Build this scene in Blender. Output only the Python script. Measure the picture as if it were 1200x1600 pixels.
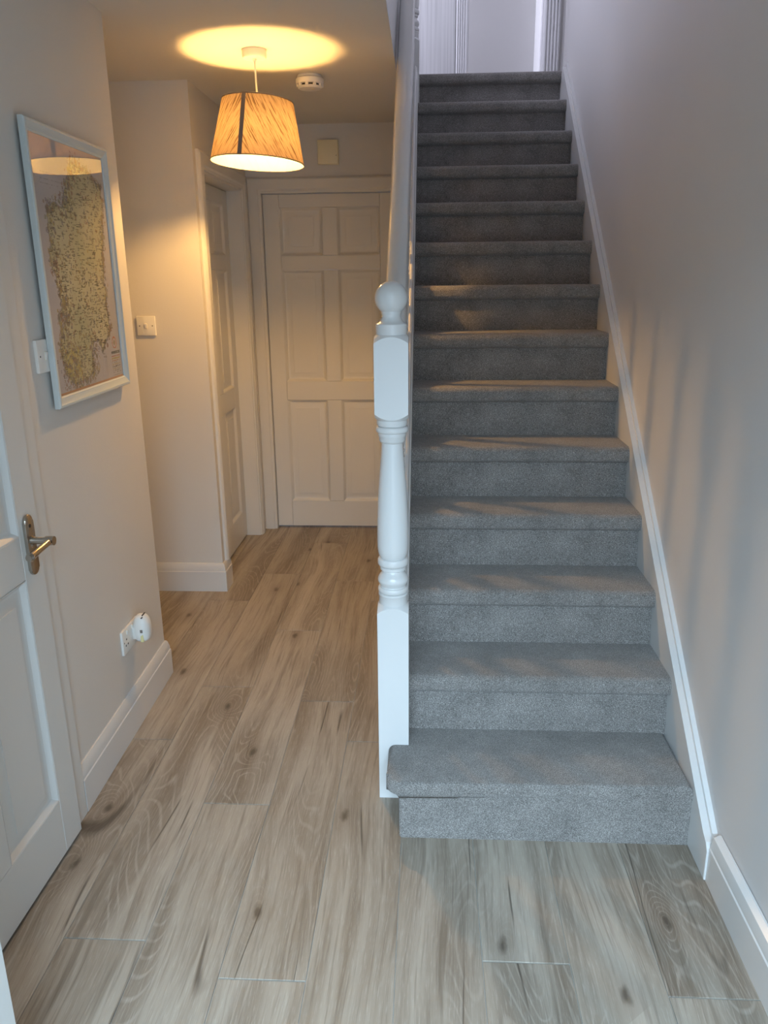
import bpy, bmesh, math, random
from mathutils import Vector, Matrix
random.seed(7)
S = bpy.context.scene
for o in list(bpy.data.objects): bpy.data.objects.remove(o)
COL = S.collection

# ------------------------------------------------------------------ camera
F_PX, PITCH, ROLL, YAW, CAM_H = 1217.95, 0.291574, -0.010545, 0.055317, 1.52266
Fv = Vector((-math.sin(YAW)*math.cos(PITCH), math.cos(YAW)*math.cos(PITCH), -math.sin(PITCH)))
Rv = Vector((math.cos(YAW), math.sin(YAW), 0)); Uv = Rv.cross(Fv)
c_, s_ = math.cos(ROLL), math.sin(ROLL)
R2 = c_*Rv + s_*Uv; U2 = -s_*Rv + c_*Uv
cd = bpy.data.cameras.new('camera'); cam = bpy.data.objects.new('camera', cd); COL.objects.link(cam)
m3 = Matrix((R2, U2, -Fv)).transposed()
cam.matrix_world = Matrix.Translation((0, 0, CAM_H)) @ m3.to_4x4()
cd.sensor_fit = 'HORIZONTAL'; cd.sensor_width = 36; cd.lens = 36*F_PX/1200
cd.clip_start = .02
S.camera = cam

# ------------------------------------------------------------------ world, lights, exposure
W = bpy.data.worlds.new('world'); S.world = W; W.use_nodes = True
W.node_tree.nodes['Background'].inputs[0].default_value = (.62, .78, 1, 1)
W.node_tree.nodes['Background'].inputs[1].default_value = .35
S.view_settings.view_transform = 'Standard'; S.view_settings.look = 'None'
S.view_settings.gamma = 1; S.view_settings.use_curve_mapping = False
S.view_settings.exposure = 0.38
def area(name, loc, target, sx, sy, power, col, spread=math.pi):
    l = bpy.data.lights.new(name, 'AREA'); l.shape = 'RECTANGLE'; l.size = sx; l.size_y = sy
    l.energy = power; l.color = col; l.spread = spread
    o = bpy.data.objects.new(name, l); COL.objects.link(o); o.location = loc
    o.rotation_euler = (Vector(target)-Vector(loc)).to_track_quat('-Z', 'Y').to_euler()
    return o
# daylight through the open entrance behind the photographer, and through the landing window upstairs
area('entrance_skylight', (-.15, -2.15, 3.1), (0, 1.6, .2), 2.6, 1.6, 410, (.58, .81, 1))
area('entrance_daylight', (.25, -1.0, .85), (-.6, 2.6, .5), 1.0, 1.4, 5, (.72, .86, 1), math.radians(125))
area('landing_daylight', (-1.5, 4.3, 4.2), (.4, 5.9, 3.0), 1.0, 1.2, 40, (.76, .79, 1))
area('bedroom_daylight', (-1.25, 6.05, 3.5), (.6, 6.08, 3.1), .3, 1.2, 24, (.76, .80, 1))

# ------------------------------------------------------------------ materials
def mat(name, col, rough=.5, metal=0, bump=0, bscale=200, spec=None, coat=0):
    m = bpy.data.materials.new(name); m.use_nodes = True; nt = m.node_tree
    b = nt.nodes['Principled BSDF']; b.inputs['Base Color'].default_value = (*col, 1)
    b.inputs['Roughness'].default_value = rough; b.inputs['Metallic'].default_value = metal
    if spec is not None: b.inputs['Specular IOR Level'].default_value = spec
    b.inputs['Coat Weight'].default_value = coat
    tc = nt.nodes.new('ShaderNodeTexCoord'); n = nt.nodes.new('ShaderNodeTexNoise')
    n.inputs['Scale'].default_value = bscale; n.inputs['Detail'].default_value = 3
    nt.links.new(tc.outputs['Object'], n.inputs['Vector'])
    if bump:
        bp = nt.nodes.new('ShaderNodeBump'); bp.inputs['Strength'].default_value = bump; bp.inputs['Distance'].default_value = .002
        nt.links.new(n.outputs['Fac'], bp.inputs['Height']); nt.links.new(bp.outputs['Normal'], b.inputs['Normal'])
    # slight tonal variation so that nothing is perfectly flat
    n2 = nt.nodes.new('ShaderNodeTexNoise'); n2.inputs['Scale'].default_value = 2.3
    nt.links.new(tc.outputs['Object'], n2.inputs['Vector'])
    r = nt.nodes.new('ShaderNodeMapRange'); r.inputs[3].default_value = .96; r.inputs[4].default_value = 1.03
    nt.links.new(n2.outputs['Fac'], r.inputs[0])
    mx = nt.nodes.new('ShaderNodeMix'); mx.data_type = 'RGBA'; mx.blend_type = 'MULTIPLY'; mx.inputs[0].default_value = 1
    mx.inputs[6].default_value = (*col, 1); nt.links.new(r.outputs[0], mx.inputs[7]); nt.links.new(mx.outputs[2], b.inputs['Base Color'])
    return m
M = {}
M['wall'] = mat('wall_paint', (.68, .66, .63), .7, bump=.22, bscale=160)
M['wall_stairs'] = mat('stair_wall_paint', (.67, .655, .65), .62, bump=.12, bscale=120)
M['ceiling'] = mat('ceiling_paint', (.70, .67, .62), .8, bump=.1, bscale=150)
M['gloss'] = mat('white_satin_paint', (.69, .69, .685), .24, bump=.03, bscale=60)
M['door'] = mat('door_white_paint', (.67, .665, .645), .36, bump=.03, bscale=70)
M['plastic'] = mat('white_plastic', (.80, .79, .76), .3)
M['aged'] = mat('aged_cream_plastic', (.84, .76, .53), .4)
M['dark'] = mat('dark_recess', (.02, .018, .015), .6)
M['nickel'] = mat('brushed_nickel', (.46, .42, .37), .24, 1)
M['frame'] = mat('picture_frame_paint', (.60, .66, .67), .35, bump=.1, bscale=40)
M['grout'] = mat('grey_grout', (.42, .42, .40), .8)
M['seam'] = mat('shade_seam_tape', (.20, .17, .15), .9)
M['amber'] = mat('amber_liquid', (.75, .68, .35), .2)
M['blueframe'] = mat('lilac_white_paint', (.80, .79, .80), .4, bump=.02)

class NT:
    def __init__(s, name):
        s.m = bpy.data.materials.new(name); s.m.use_nodes = True; s.t = s.m.node_tree; s.b = s.t.nodes['Principled BSDF']
    def n(s, typ, **kw):
        k = s.t.nodes.new('ShaderNode'+typ)
        for a, v in kw.items(): setattr(k, a, v)
        return k
    def l(s, a, b): s.t.links.new(a, b)
    def math(s, op, a, b=None, c=None, clamp=False):
        k = s.n('Math', operation=op); k.use_clamp = clamp
        for i, v in enumerate((a, b, c)):
            if v is None: continue
            if isinstance(v, (int, float)): k.inputs[i].default_value = v
            else: s.l(v, k.inputs[i])
        return k.outputs[0]
    def noise(s, vec, scale, detail=2, rough=.5, dist=0):
        k = s.n('TexNoise'); s.l(vec, k.inputs['Vector']); k.inputs['Scale'].default_value = scale
        k.inputs['Detail'].default_value = detail; k.inputs['Roughness'].default_value = rough; k.inputs['Distortion'].default_value = dist
        return k.outputs['Fac']
    def comb(s, x, y, z=0):
        k = s.n('CombineXYZ')
        for i, v in enumerate((x, y, z)):
            if isinstance(v, (int, float)): k.inputs[i].default_value = v
            else: s.l(v, k.inputs[i])
        return k.outputs[0]
    def ramp(s, fac, stops):
        k = s.n('ValToRGB'); s.l(fac, k.inputs[0]); e = k.color_ramp.elements
        e[0].position, e[0].color = stops[0][0], (*stops[0][1], 1); e[1].position, e[1].color = stops[-1][0], (*stops[-1][1], 1)
        for p, c in stops[1:-1]:
            q = e.new(p); q.color = (*c, 1)
        return k.outputs[0]
    def mix(s, fac, a, b, bt='MIX'):
        k = s.n('Mix', data_type='RGBA', blend_type=bt)
        for i, v in ((0, fac), (6, a), (7, b)):
            if isinstance(v, (int, float)): k.inputs[i].default_value = v
            elif isinstance(v, tuple): k.inputs[i].default_value = (*v, 1)
            else: s.l(v, k.inputs[i])
        return k.outputs[2]
    def mr(s, v, a, b, c=0, d=1):
        k = s.n('MapRange'); s.l(v, k.inputs[0])
        for i, q in enumerate((a, b, c, d)): k.inputs[i+1].default_value = q
        return k.outputs[0]
    def bump(s, h, strength, dist):
        k = s.n('Bump'); k.inputs['Strength'].default_value = strength; k.inputs['Distance'].default_value = dist
        s.l(h, k.inputs['Height']); s.l(k.outputs['Normal'], s.b.inputs['Normal'])

def wood_material():
    t = NT('oak_look_porcelain'); tc = t.n('TexCoord'); oi = t.n('ObjectInfo'); sp = t.n('SeparateXYZ'); t.l(tc.outputs['Object'], sp.inputs[0])
    rnd = oi.outputs['Random']
    x = t.math('ADD', sp.outputs[0], t.math('MULTIPLY', rnd, 37.3)); y = t.math('ADD', sp.outputs[1], t.math('MULTIPLY', rnd, 171.7))
    # knots
    kv = t.n('TexVoronoi'); kv.feature = 'F1'; kv.voronoi_dimensions = '2D'; t.l(t.comb(t.math('MULTIPLY', x, 5.2), t.math('MULTIPLY', y, 2.3)), kv.inputs['Vector']); kv.inputs['Scale'].default_value = 1
    kd = kv.outputs['Distance']; kc = t.n('SeparateColor'); t.l(kv.outputs['Color'], kc.inputs[0])
    has = t.math('GREATER_THAN', kc.outputs[0], .56)
    kdn = t.math('ADD', kd, t.math('MULTIPLY', t.math('SUBTRACT', t.noise(t.comb(t.math('MULTIPLY', x, 60), t.math('MULTIPLY', y, 25)), 1, 2), .5), .10))
    knot = t.math('MULTIPLY', t.mr(kdn, .015, .075, 1, 0), has)
    halo = t.math('MULTIPLY', t.math('POWER', t.mr(kd, .0, .34, 1, 0), 1.5), has)
    # lateral wandering of the grain
    w1 = t.noise(t.comb(t.math('MULTIPLY', x, 2.2), t.math('MULTIPLY', y, 1.3)), 1, 1)
    xw = t.math('ADD', x, t.math('MULTIPLY', t.math('SUBTRACT', w1, .5), .09))
    bands = t.noise(t.comb(t.math('MULTIPLY', xw, 17), t.math('MULTIPLY', y, .8)), 1, 3, .55)
    # cathedral rings: contours of a stretched noise, wrapped around the knots
    cn = t.noise(t.comb(t.math('MULTIPLY', xw, 5.5), t.math('MULTIPLY', y, .9), 5.0), 1, 1, .3)
    cn = t.math('ADD', cn, t.math('MULTIPLY', halo, .22))
    rings = t.mr(t.math('SINE', t.math('MULTIPLY', cn, 190)), -1, 1, 0, 1)
    zone = t.noise(t.comb(t.math('MULTIPLY', xw, 8), t.math('MULTIPLY', y, .8), 2.0), 1, 1)
    zone = t.mr(zone, .50, .62, 0, 1)
    fib = t.noise(t.comb(t.math('MULTIPLY', xw, 330), t.math('MULTIPLY', y, 16)), 1, 3, .7)
    fib2 = t.noise(t.comb(t.math('MULTIPLY', xw, 130), t.math('MULTIPLY', y, 4)), 1, 3, .6)
    base = t.ramp(bands, [(.27, (.215, .176, .135)), (.39, (.300, .257, .207)), (.50, (.355, .312, .257)), (.70, (.405, .360, .303))])
    c = t.mix(t.math('MULTIPLY', zone, .55), base, (.150, .117, .086))
    c = t.mix(t.math('MULTIPLY', t.math('MULTIPLY', t.mr(rings, .80, 1, 0, 1), t.math('ADD', t.math('MULTIPLY', zone, .7), .12)), .50), c, (.46, .41, .35))
    c = t.mix(t.math('MULTIPLY', t.mr(fib, .52, .68, 0, 1), .42), c, (.52, .475, .42))
    c = t.mix(t.math('MULTIPLY', t.mr(fib2, .52, .66, 0, 1), .42), c, (.150, .118, .09))
    vein = t.noise(t.comb(t.math('MULTIPLY', xw, 30), t.math('MULTIPLY', y, 1.6), 7.0), 1, 3, .6)
    c = t.mix(t.math('MULTIPLY', t.mr(vein, .57, .70, 0, 1), .55), c, (.135, .106, .078))
    c = t.mix(t.math('MULTIPLY', halo, .5), c, (.165, .128, .095))
    c = t.mix(t.math('MULTIPLY', knot, .75), c, (.06, .045, .033))
    # thin drying cracks following the grain
    cr = t.noise(t.comb(t.math('MULTIPLY', xw, 6), t.math('MULTIPLY', y, .35), 9.0), 1, 0)
    crack = t.mr(t.math('ABSOLUTE', t.math('SUBTRACT', cr, .5)), .002, .008, 1, 0)
    msk = t.mr(t.noise(t.comb(t.math('MULTIPLY', x, 4), t.math('MULTIPLY', y, 2.2), 3.0), 1, 1), .54, .62, 0, 1)
    crack = t.math('MULTIPLY', crack, msk)
    c = t.mix(t.math('MULTIPLY', crack, .75), c, (.055, .042, .032))
    # tile to tile tint
    tint = t.ramp(rnd, [(0, (.90, .88, .86)), (1, (1.06, 1.06, 1.06))])
    c = t.mix(1, c, tint, 'MULTIPLY')
    t.l(c, t.b.inputs['Base Color'])
    t.l(t.mr(fib, .3, .7, .42, .55), t.b.inputs['Roughness'])
    h = t.math('SUBTRACT', t.math('ADD', t.math('MULTIPLY', fib, .5), t.math('MULTIPLY', rings, .12)), t.math('MULTIPLY', crack, .8))
    t.bump(h, .25, .0012)
    return t.m
M['wood'] = wood_material()

def carpet_material():
    t = NT('grey_twist_carpet'); tc = t.n('TexCoord'); v = tc.outputs['Object']
    a = t.noise(v, 420, 2, .7); b = t.noise(v, 900, 1, .6); big = t.noise(v, 7, 3, .6); mid = t.noise(v, 60, 2, .6)
    s = t.math('ADD', t.math('MULTIPLY', a, .6), t.math('MULTIPLY', b, .4))
    c = t.ramp(s, [(.34, (.085, .078, .072)), (.47, (.19, .179, .170)), (.54, (.30, .284, .270)), (.66, (.58, .555, .535))])
    c = t.mix(1, c, t.ramp(t.math('ADD', t.math('MULTIPLY', big, .7), t.math('MULTIPLY', mid, .3)), [(.35, (.80, .80, .80)), (.62, (1.12, 1.12, 1.12))]), 'MULTIPLY')
    t.l(c, t.b.inputs['Base Color']); t.b.inputs['Roughness'].default_value = .95
    t.b.inputs['Specular IOR Level'].default_value = .1
    t.b.inputs['Sheen Weight'].default_value = .25; t.b.inputs['Sheen Roughness'].default_value = .5
    t.bump(s, .8, .004)
    return t.m
M['carpet'] = carpet_material()

def shade_material():
    t = NT('pleated_linen_shade'); uv = t.n('UVMap'); uv.uv_map = 'uv'; sp = t.n('SeparateXYZ'); t.l(uv.outputs[0], sp.inputs[0])
    u = t.math('ABSOLUTE', sp.outputs[0]); v = sp.outputs[1]                # u: signed arc length from the seam
    d = t.math('ADD', t.math('MULTIPLY', u, .87), t.math('MULTIPLY', v, .49))
    e = t.math('SUBTRACT', t.math('MULTIPLY', v, .87), t.math('MULTIPLY', u, .49))
    st = t.noise(t.comb(t.math('MULTIPLY', d, 130), t.math('MULTIPLY', e, 9)), 1, 3, .65)
    st2 = t.noise(t.comb(t.math('MULTIPLY', d, 330), t.math('MULTIPLY', e, 16)), 1, 2, .6)
    cl = t.noise(t.comb(t.math('MULTIPLY', u, 700), t.math('MULTIPLY', v, 700)), 1, 2, .6)
    k = t.math('ADD', t.math('MULTIPLY', t.mr(st, .52, .62, 0, 1), .85), t.math('MULTIPLY', t.mr(st2, .54, .62, 0, 1), .45), clamp=True)
    c = t.mix(k, (.20, .15, .10), (.05, .03, .016))
    c = t.mix(t.math('MULTIPLY', t.mr(cl, .4, .65, 0, 1), .45), c, (.10, .07, .042))
    dif = t.n('BsdfDiffuse'); tr = t.n('BsdfTranslucent'); t.l(t.mix(1, c, (2.2, 2.2, 2.2), 'MULTIPLY'), dif.inputs[0]); t.l(t.mix(1, c, (.56, .52, .48), 'MULTIPLY'), tr.inputs[0])
    mx = t.n('MixShader'); mx.inputs[0].default_value = .34; t.l(dif.outputs[0], mx.inputs[1]); t.l(tr.outputs[0], mx.inputs[2])
    inner = t.n('BsdfDiffuse'); inner.inputs[0].default_value = (.30, .30, .24, 1)
    g = t.n('NewGeometry'); tr2 = t.n('BsdfTranslucent'); t.l(c, tr2.inputs[0])
    mi = t.n('MixShader'); mi.inputs[0].default_value = .25; t.l(inner.outputs[0], mi.inputs[1]); t.l(tr2.outputs[0], mi.inputs[2])
    # back face (the inside): white film lining, coloured darker to hold back bulb glare
    mz = t.n('MixShader'); t.l(g.outputs['Backfacing'], mz.inputs[0]); t.l(mx.outputs[0], mz.inputs[1]); t.l(mi.outputs[0], mz.inputs[2])
    out = [n for n in t.t.nodes if n.type == 'OUTPUT_MATERIAL'][0]; t.l(mz.outputs[0], out.inputs[0])
    return t.m
M['shade'] = shade_material()

def bulb_material():
    t = NT('lit_bulb'); t.b.inputs['Emission Color'].default_value = (1, .54, .155, 1); t.b.inputs['Emission Strength'].default_value = 1020
    t.b.inputs['Base Color'].default_value = (1, .9, .8, 1); return t.m
M['bulb'] = bulb_material()

def glass_material():
    t = NT('picture_glazing'); g = t.n('BsdfGlossy'); g.inputs['Roughness'].default_value = .015
    tr = t.n('BsdfTransparent'); fr = t.n('Fresnel'); fr.inputs[0].default_value = 1.9
    g2 = t.n('NewGeometry'); ff = t.math('MULTIPLY', fr.outputs[0], t.math('SUBTRACT', 1.0, g2.outputs['Backfacing']))
    mx = t.n('MixShader'); t.l(ff, mx.inputs[0]); t.l(tr.outputs[0], mx.inputs[1]); t.l(g.outputs[0], mx.inputs[2])
    out = [n for n in t.t.nodes if n.type == 'OUTPUT_MATERIAL'][0]; t.l(mx.outputs[0], out.inputs[0])
    return t.m
M['glass'] = glass_material()

def print_material():
    t = NT('printed_map'); a = t.n('VertexColor'); a.layer_name = 'print'; t.l(a.outputs[0], t.b.inputs['Base Color']); t.b.inputs['Roughness'].default_value = .6
    return t.m
M['print'] = print_material()

def grained_white():
    t = NT('white_grained_door'); tc = t.n('TexCoord'); mp = t.n('Mapping'); t.l(tc.outputs['Object'], mp.inputs[0]); mp.inputs['Scale'].default_value = (110, 110, 1.2)
    n = t.noise(mp.outputs[0], 1, 3, .6)
    t.l(t.ramp(n, [(.35, (.66, .655, .66)), (.6, (.80, .79, .80))]), t.b.inputs['Base Color']); t.b.inputs['Roughness'].default_value = .5
    t.bump(n, .3, .001); return t.m
M['grain'] = grained_white()

# ------------------------------------------------------------------ mesh helpers
def finish(name, bm, m, parent=None, smooth=35, loc=None):
    bmesh.ops.remove_doubles(bm, verts=bm.verts, dist=1e-6)
    bmesh.ops.recalc_face_normals(bm, faces=bm.faces)
    me = bpy.data.meshes.new(name); bm.to_mesh(me); bm.free()
    if smooth:
        me.shade_smooth(); me.set_sharp_from_angle(angle=math.radians(smooth))
    me.materials.append(M[m] if isinstance(m, str) else m)
    o = bpy.data.objects.new(name, me); COL.objects.link(o)
    if loc: o.location = loc
    if parent: o.parent = parent
    return o
def tag(o, label=None, cat=None, group=None, kind=None):
    if label: o['label'] = label
    if cat: o['category'] = cat
    if group: o['group'] = group
    if kind: o['kind'] = kind
    return o
def empty(name, loc, label=None, cat=None, group=None, kind=None):
    o = bpy.data.objects.new(name, None); COL.objects.link(o); o.location = loc; o.empty_display_size = .05
    return tag(o, label, cat, group, kind)
def box(bm, a, b, bevel=0, seg=2):
    x0, y0, z0 = [min(p, q) for p, q in zip(a, b)]; x1, y1, z1 = [max(p, q) for p, q in zip(a, b)]
    vs = [bm.verts.new(p) for p in ((x0,y0,z0),(x1,y0,z0),(x1,y1,z0),(x0,y1,z0),(x0,y0,z1),(x1,y0,z1),(x1,y1,z1),(x0,y1,z1))]
    fs = [bm.faces.new([vs[i] for i in f]) for f in ((0,3,2,1),(4,5,6,7),(0,1,5,4),(1,2,6,5),(2,3,7,6),(3,0,4,7))]
    if bevel:
        es = list({e for f in fs for e in f.edges})
        bmesh.ops.bevel(bm, geom=es, offset=bevel, segments=seg, affect='EDGES', profile=.5)
    return vs
def bx(name, a, b, m, parent=None, bevel=0, seg=2, off=None):
    """box given in world coordinates; with a parent Empty, coordinates are relative to it"""
    bm = bmesh.new(); box(bm, a, b, bevel, seg)
    return finish(name, bm, m, parent)
def prism(bm, pts, axis, lo, hi, bevel=0, seg=2):
    """closed outline pts in the two other axes, extruded along axis between lo and hi"""
    def P(p, t):
        if axis == 'x': return (t, p[0], p[1])
        if axis == 'y': return (p[0], t, p[1])
        return (p[0], p[1], t)
    A = [bm.verts.new(P(p, lo)) for p in pts]; B = [bm.verts.new(P(p, hi)) for p in pts]; n = len(pts)
    fs = [bm.faces.new(A), bm.faces.new(B[::-1])] + [bm.faces.new((A[i], B[i], B[(i+1) % n], A[(i+1) % n])) for i in range(n)]
    if bevel:
        es = list({e for f in fs[:2] for e in f.edges})
        bmesh.ops.bevel(bm, geom=es, offset=bevel, segments=seg, affect='EDGES', profile=.5)
def lathe(bm, prof, seg=40, cx=0, cy=0, cap=True):
    rings = []
    for r, z in prof:
        if r < 1e-5: rings.append([bm.verts.new((cx, cy, z))])
        else: rings.append([bm.verts.new((cx+r*math.cos(2*math.pi*i/seg), cy+r*math.sin(2*math.pi*i/seg), z)) for i in range(seg)])
    for a, b in zip(rings, rings[1:]):
        for i in range(seg):
            j = (i+1) % seg
            if len(a) == 1 and len(b) == 1: continue
            if len(a) == 1: bm.faces.new((a[0], b[i], b[j]))
            elif len(b) == 1: bm.faces.new((a[i], b[0], a[j]))
            else: bm.faces.new((a[i], a[j], b[j], b[i]))
    if cap:
        for r_ in (rings[0], rings[-1]):
            if len(r_) > 1: bm.faces.new(r_)
def tube(bm, path, r, seg=12):
    path = [Vector(p) for p in path]; rings = []
    for i, p in enumerate(path):
        d = (path[min(i+1, len(path)-1)]-path[max(i-1, 0)]).normalized()
        a = d.orthogonal().normalized() if i == 0 else (rings[-1][1]-d*rings[-1][1].dot(d)).normalized()
        b = d.cross(a); rr = r[i] if isinstance(r, (list, tuple)) else r
        rings.append(([bm.verts.new(p+rr*(math.cos(2*math.pi*k/seg)*a+math.sin(2*math.pi*k/seg)*b)) for k in range(seg)], a))
    for (A, _), (B, _) in zip(rings, rings[1:]):
        for k in range(seg): bm.faces.new((A[k], A[(k+1) % seg], B[(k+1) % seg], B[k]))
    bm.faces.new(rings[0][0]); bm.faces.new(rings[-1][0])
def xf(bm, mtx): bmesh.ops.transform(bm, matrix=mtx, verts=bm.verts)

# ------------------------------------------------------------------ dimensions (metres)
HC = 2.34; UP = 2.604                     # hall ceiling, landing floor
RISE, GO, Y1 = .186, .2265, 1.8963        # stairs
XR, XL = .733, -.052                      # stair strings, inner faces
XW = .766                                 # right wall
YB = 4.74                                 # back wall
def xlw(y): return -1.0355 + (2.775-y)*.0172   # the left wall runs very slightly out of parallel
def pitch(y): return .186 + RISE/GO*(y-1.881)

# ------------------------------------------------------------------ floor: tiles with recessed grout
fl = bx('floor', (-2.7, -.7, -.12), (XW+.1, 6, -.0025), 'grout'); tag(fl, kind='structure')
PX, PY, GR, GE = .2013, 1.215, .0014, .0032
cols = {}
off = {0: 1.444, -1: .98, -2: 1.112, -3: 1.372, -4: .767, -5: 1.469, -6: 1.100, -7: .55, -8: .2, -9: .95, -10: .4, -11: .8, -12: .1, 1: .86, 2: 1.368, 3: .9}
tile_cache = {}
for k, o0 in off.items():
    x0 = .138+PX*k; x1 = x0+PX
    if x0 > XW: continue
    n0 = math.floor((-.4-o0)/PY)
    for n in range(n0, 8):
        y0 = o0+n*PY; y1 = y0+PY
        lo_y = 2.70 if x1 < -1.06 else -.45
        if y1 < lo_y+.05 or y0 > YB: continue
        ya, yb = max(y0, lo_y), min(y1, YB+.1); xa, xb = max(x0, -2.62), min(x1, XW+.01)
        cx, cy = (x0+x1)/2, (y0+y1)/2
        key = (round(xa-cx, 4), round(xb-cx, 4), round(ya-cy, 4), round(yb-cy, 4))
        if key not in tile_cache:
            bm = bmesh.new(); box(bm, (xa-cx+GR/2, ya-cy+GE/2, -.009), (xb-cx-GR/2, yb-cy-GE/2, 0), .0006, 1)
            o = finish('floor_tile', bm, 'wood'); tile_cache[key] = o.data
        else:
            o = bpy.data.objects.new('floor_tile', tile_cache[key]); COL.objects.link(o)
        o.location = (cx, cy, 0); o.parent = fl

# ------------------------------------------------------------------ walls and ceilings
def wall(name, bm, m='wall'): return tag(finish(name, bm, m, smooth=0), kind='structure')
bm = bmesh.new(); prism(bm, [(xlw(-.7), -.7), (xlw(2.775), 2.775), (-2.7, 2.775), (-2.7, 2.66), (-1.2, 2.66), (-1.2, -.7)], 'z', -.01, HC); wall('wall_left', bm)
bm = bmesh.new(); prism(bm, [(-2.7, 3.66), (-1.023, 3.66), (-1.023, 3.70), (-1.023, 3.768), (-1.16, 3.768), (-1.16, 4.572), (-1.023, 4.572), (-1.023, YB), (-1.3, YB), (-1.3, 3.80), (-2.7, 3.80)], 'z', -.01, 2.0)
prism(bm, [(-2.7, 3.66), (-1.023, 3.66), (-1.023, YB), (-1.3, YB), (-1.3, 3.80), (-2.7, 3.80)], 'z', 2.0, HC)
wall('wall_left_far', bm)
bm = bmesh.new(); box(bm, (-2.75, 2.6, -.01), (-2.65, 3.8, HC)); wall('wall_passage_end', bm)
bm = bmesh.new(); box(bm, (-1.3, YB-.04, -.01), (-.947, YB+.1, HC)); box(bm, (-.947, YB-.04, 1.99), (-.165, YB+.1, HC)); box(bm, (-.165, YB-.04, -.01), (XW+.1, YB+.1, HC)); wall('wall_back', bm)
bm = bmesh.new(); box(bm, (XW, -.7, -.01), (XW+.12, 5.0, 5.1)); wall('wall_right', bm, 'wall_stairs')
bm = bmesh.new(); box(bm, (-1.2, -.72, 2.12), (XW, -.55, HC)); box(bm, (-1.2, -.72, -.01), (-.98, -.55, 2.12)); box(bm, (.70, -.72, -.01), (XW, -.55, 2.12)); wall('wall_front', bm)
# understair spandrel
bm = bmesh.new(); prism(bm, [(2.13, 0), (2.13, pitch(2.13)-.12), (4.70, pitch(4.70)-.12), (4.70, 0)], 'x', -.100, -.07); wall('wall_understair', bm, 'gloss')
# hall ceiling = underside of the upper floor, with the stairwell opening
bm = bmesh.new(); box(bm, (-2.75, -.72, HC), (-.13, 6.3, UP-.01)); box(bm, (-.13, -.72, HC), (XW+.1, 2.2, UP-.01)); box(bm, (-.13, 4.86, HC), (XW+.5, 6.3, UP-.012)); tag(finish('ceiling', bm, 'ceiling', smooth=0), kind='structure')
bm = bmesh.new(); box(bm, (-2.1, 2.0, 5.0), (1.4, 6.4, 5.1)); tag(finish('ceiling_upstairs', bm, 'ceiling', smooth=0), kind='structure')
YE = 5.75
bm = bmesh.new(); box(bm, (-2.1, YE, UP-.02), (.252, YE+.12, 5.0)); box(bm, (.252, YE, UP+2.02), (.745, YE+.12, 5.0)); box(bm, (.745, YE, UP-.02), (1.4, YE+.12, 5.0)); wall('wall_landing', bm, 'wall_stairs')
bm = bmesh.new(); box(bm, (-1.6, YE+.47, UP-.02), (.85, YE+.55, 5.0)); box(bm, (.745, YE+.12, UP-.02), (.85, YE+.47, 5.0)); box(bm, (-1.6, YE+.12, UP-.02), (-1.5, YE+.47, 5.0)); wall('wall_bedroom', bm, 'wall_stairs')
bm = bmesh.new(); box(bm, (-2.1, 2.2, UP-.02), (-2.0, YE, 5.0)); wall('wall_landing_left', bm, 'wall_stairs')
bm = bmesh.new(); box(bm, (-2.1, 2.08, UP-.02), (XW, 2.2, 5.0)); wall('wall_landing_front', bm, 'wall_stairs')
bm = bmesh.new(); box(bm, (1.3, 5.0, UP-.02), (1.4, YE, 5.0)); box(bm, (XW+.12, 4.9, UP-.02), (1.4, 5.0, 5.0)); wall('wall_landing_right', bm, 'wall_stairs')

bm = bmesh.new(); box(bm, (-.142, 2.2, HC+.004), (-.1295, 4.74, 2.86), .002, 1); tag(finish('trim_8', bm, 'gloss', smooth=0), kind='structure')

# ------------------------------------------------------------------ skirting
def skirt_profile(h=.148, t=.018): return [(0, 0), (t, 0), (t, h-.043), (t-.003, h-.040), (t-.003, h-.030), (t-.008, h-.008), (.005, h), (0, h)]
def skirt(name, p0, p1, nrm, h=.148, miter=None, t=.018):
    """moulded skirting from p0 to p1 (xy), standing out along nrm"""
    bm = bmesh.new(); pr = skirt_profile(h, t); p0, p1, nrm = Vector(p0), Vector(p1), Vector(nrm)
    d = (p1-p0).normalized(); m0, m1 = (miter or (0, 0))
    A = [bm.verts.new((*(p0+nrm*a-d*a*m0), z)) for a, z in pr]; B = [bm.verts.new((*(p1+nrm*a+d*a*m1), z)) for a, z in pr]; n = len(pr)
    bm.faces.new(A); bm.faces.new(B)
    for i in range(n): bm.faces.new((A[i], B[i], B[(i+1) % n], A[(i+1) % n]))
    return tag(finish(name, bm, 'gloss', smooth=20), kind='structure')
skirt('baseboard_left', (xlw(1.93), 1.93), (xlw(2.775), 2.775), (1, 0), miter=(0, 1))
skirt('baseboard_left_end', (-2.6, 2.775), (xlw(2.775), 2.775), (0, 1), miter=(0, 1))
skirt('baseboard_passage', (-2.6, 3.66), (-1.023, 3.66), (0, -1), miter=(0, 1))
skirt('baseboard_corner', (-1.023, 3.66), (-1.023, 3.77), (1, 0), miter=(1, 0))
skirt('baseboard_right', (XW-.002, -.55), (XW-.002, 1.722), (-1, 0), h=.142, t=.026)

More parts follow.
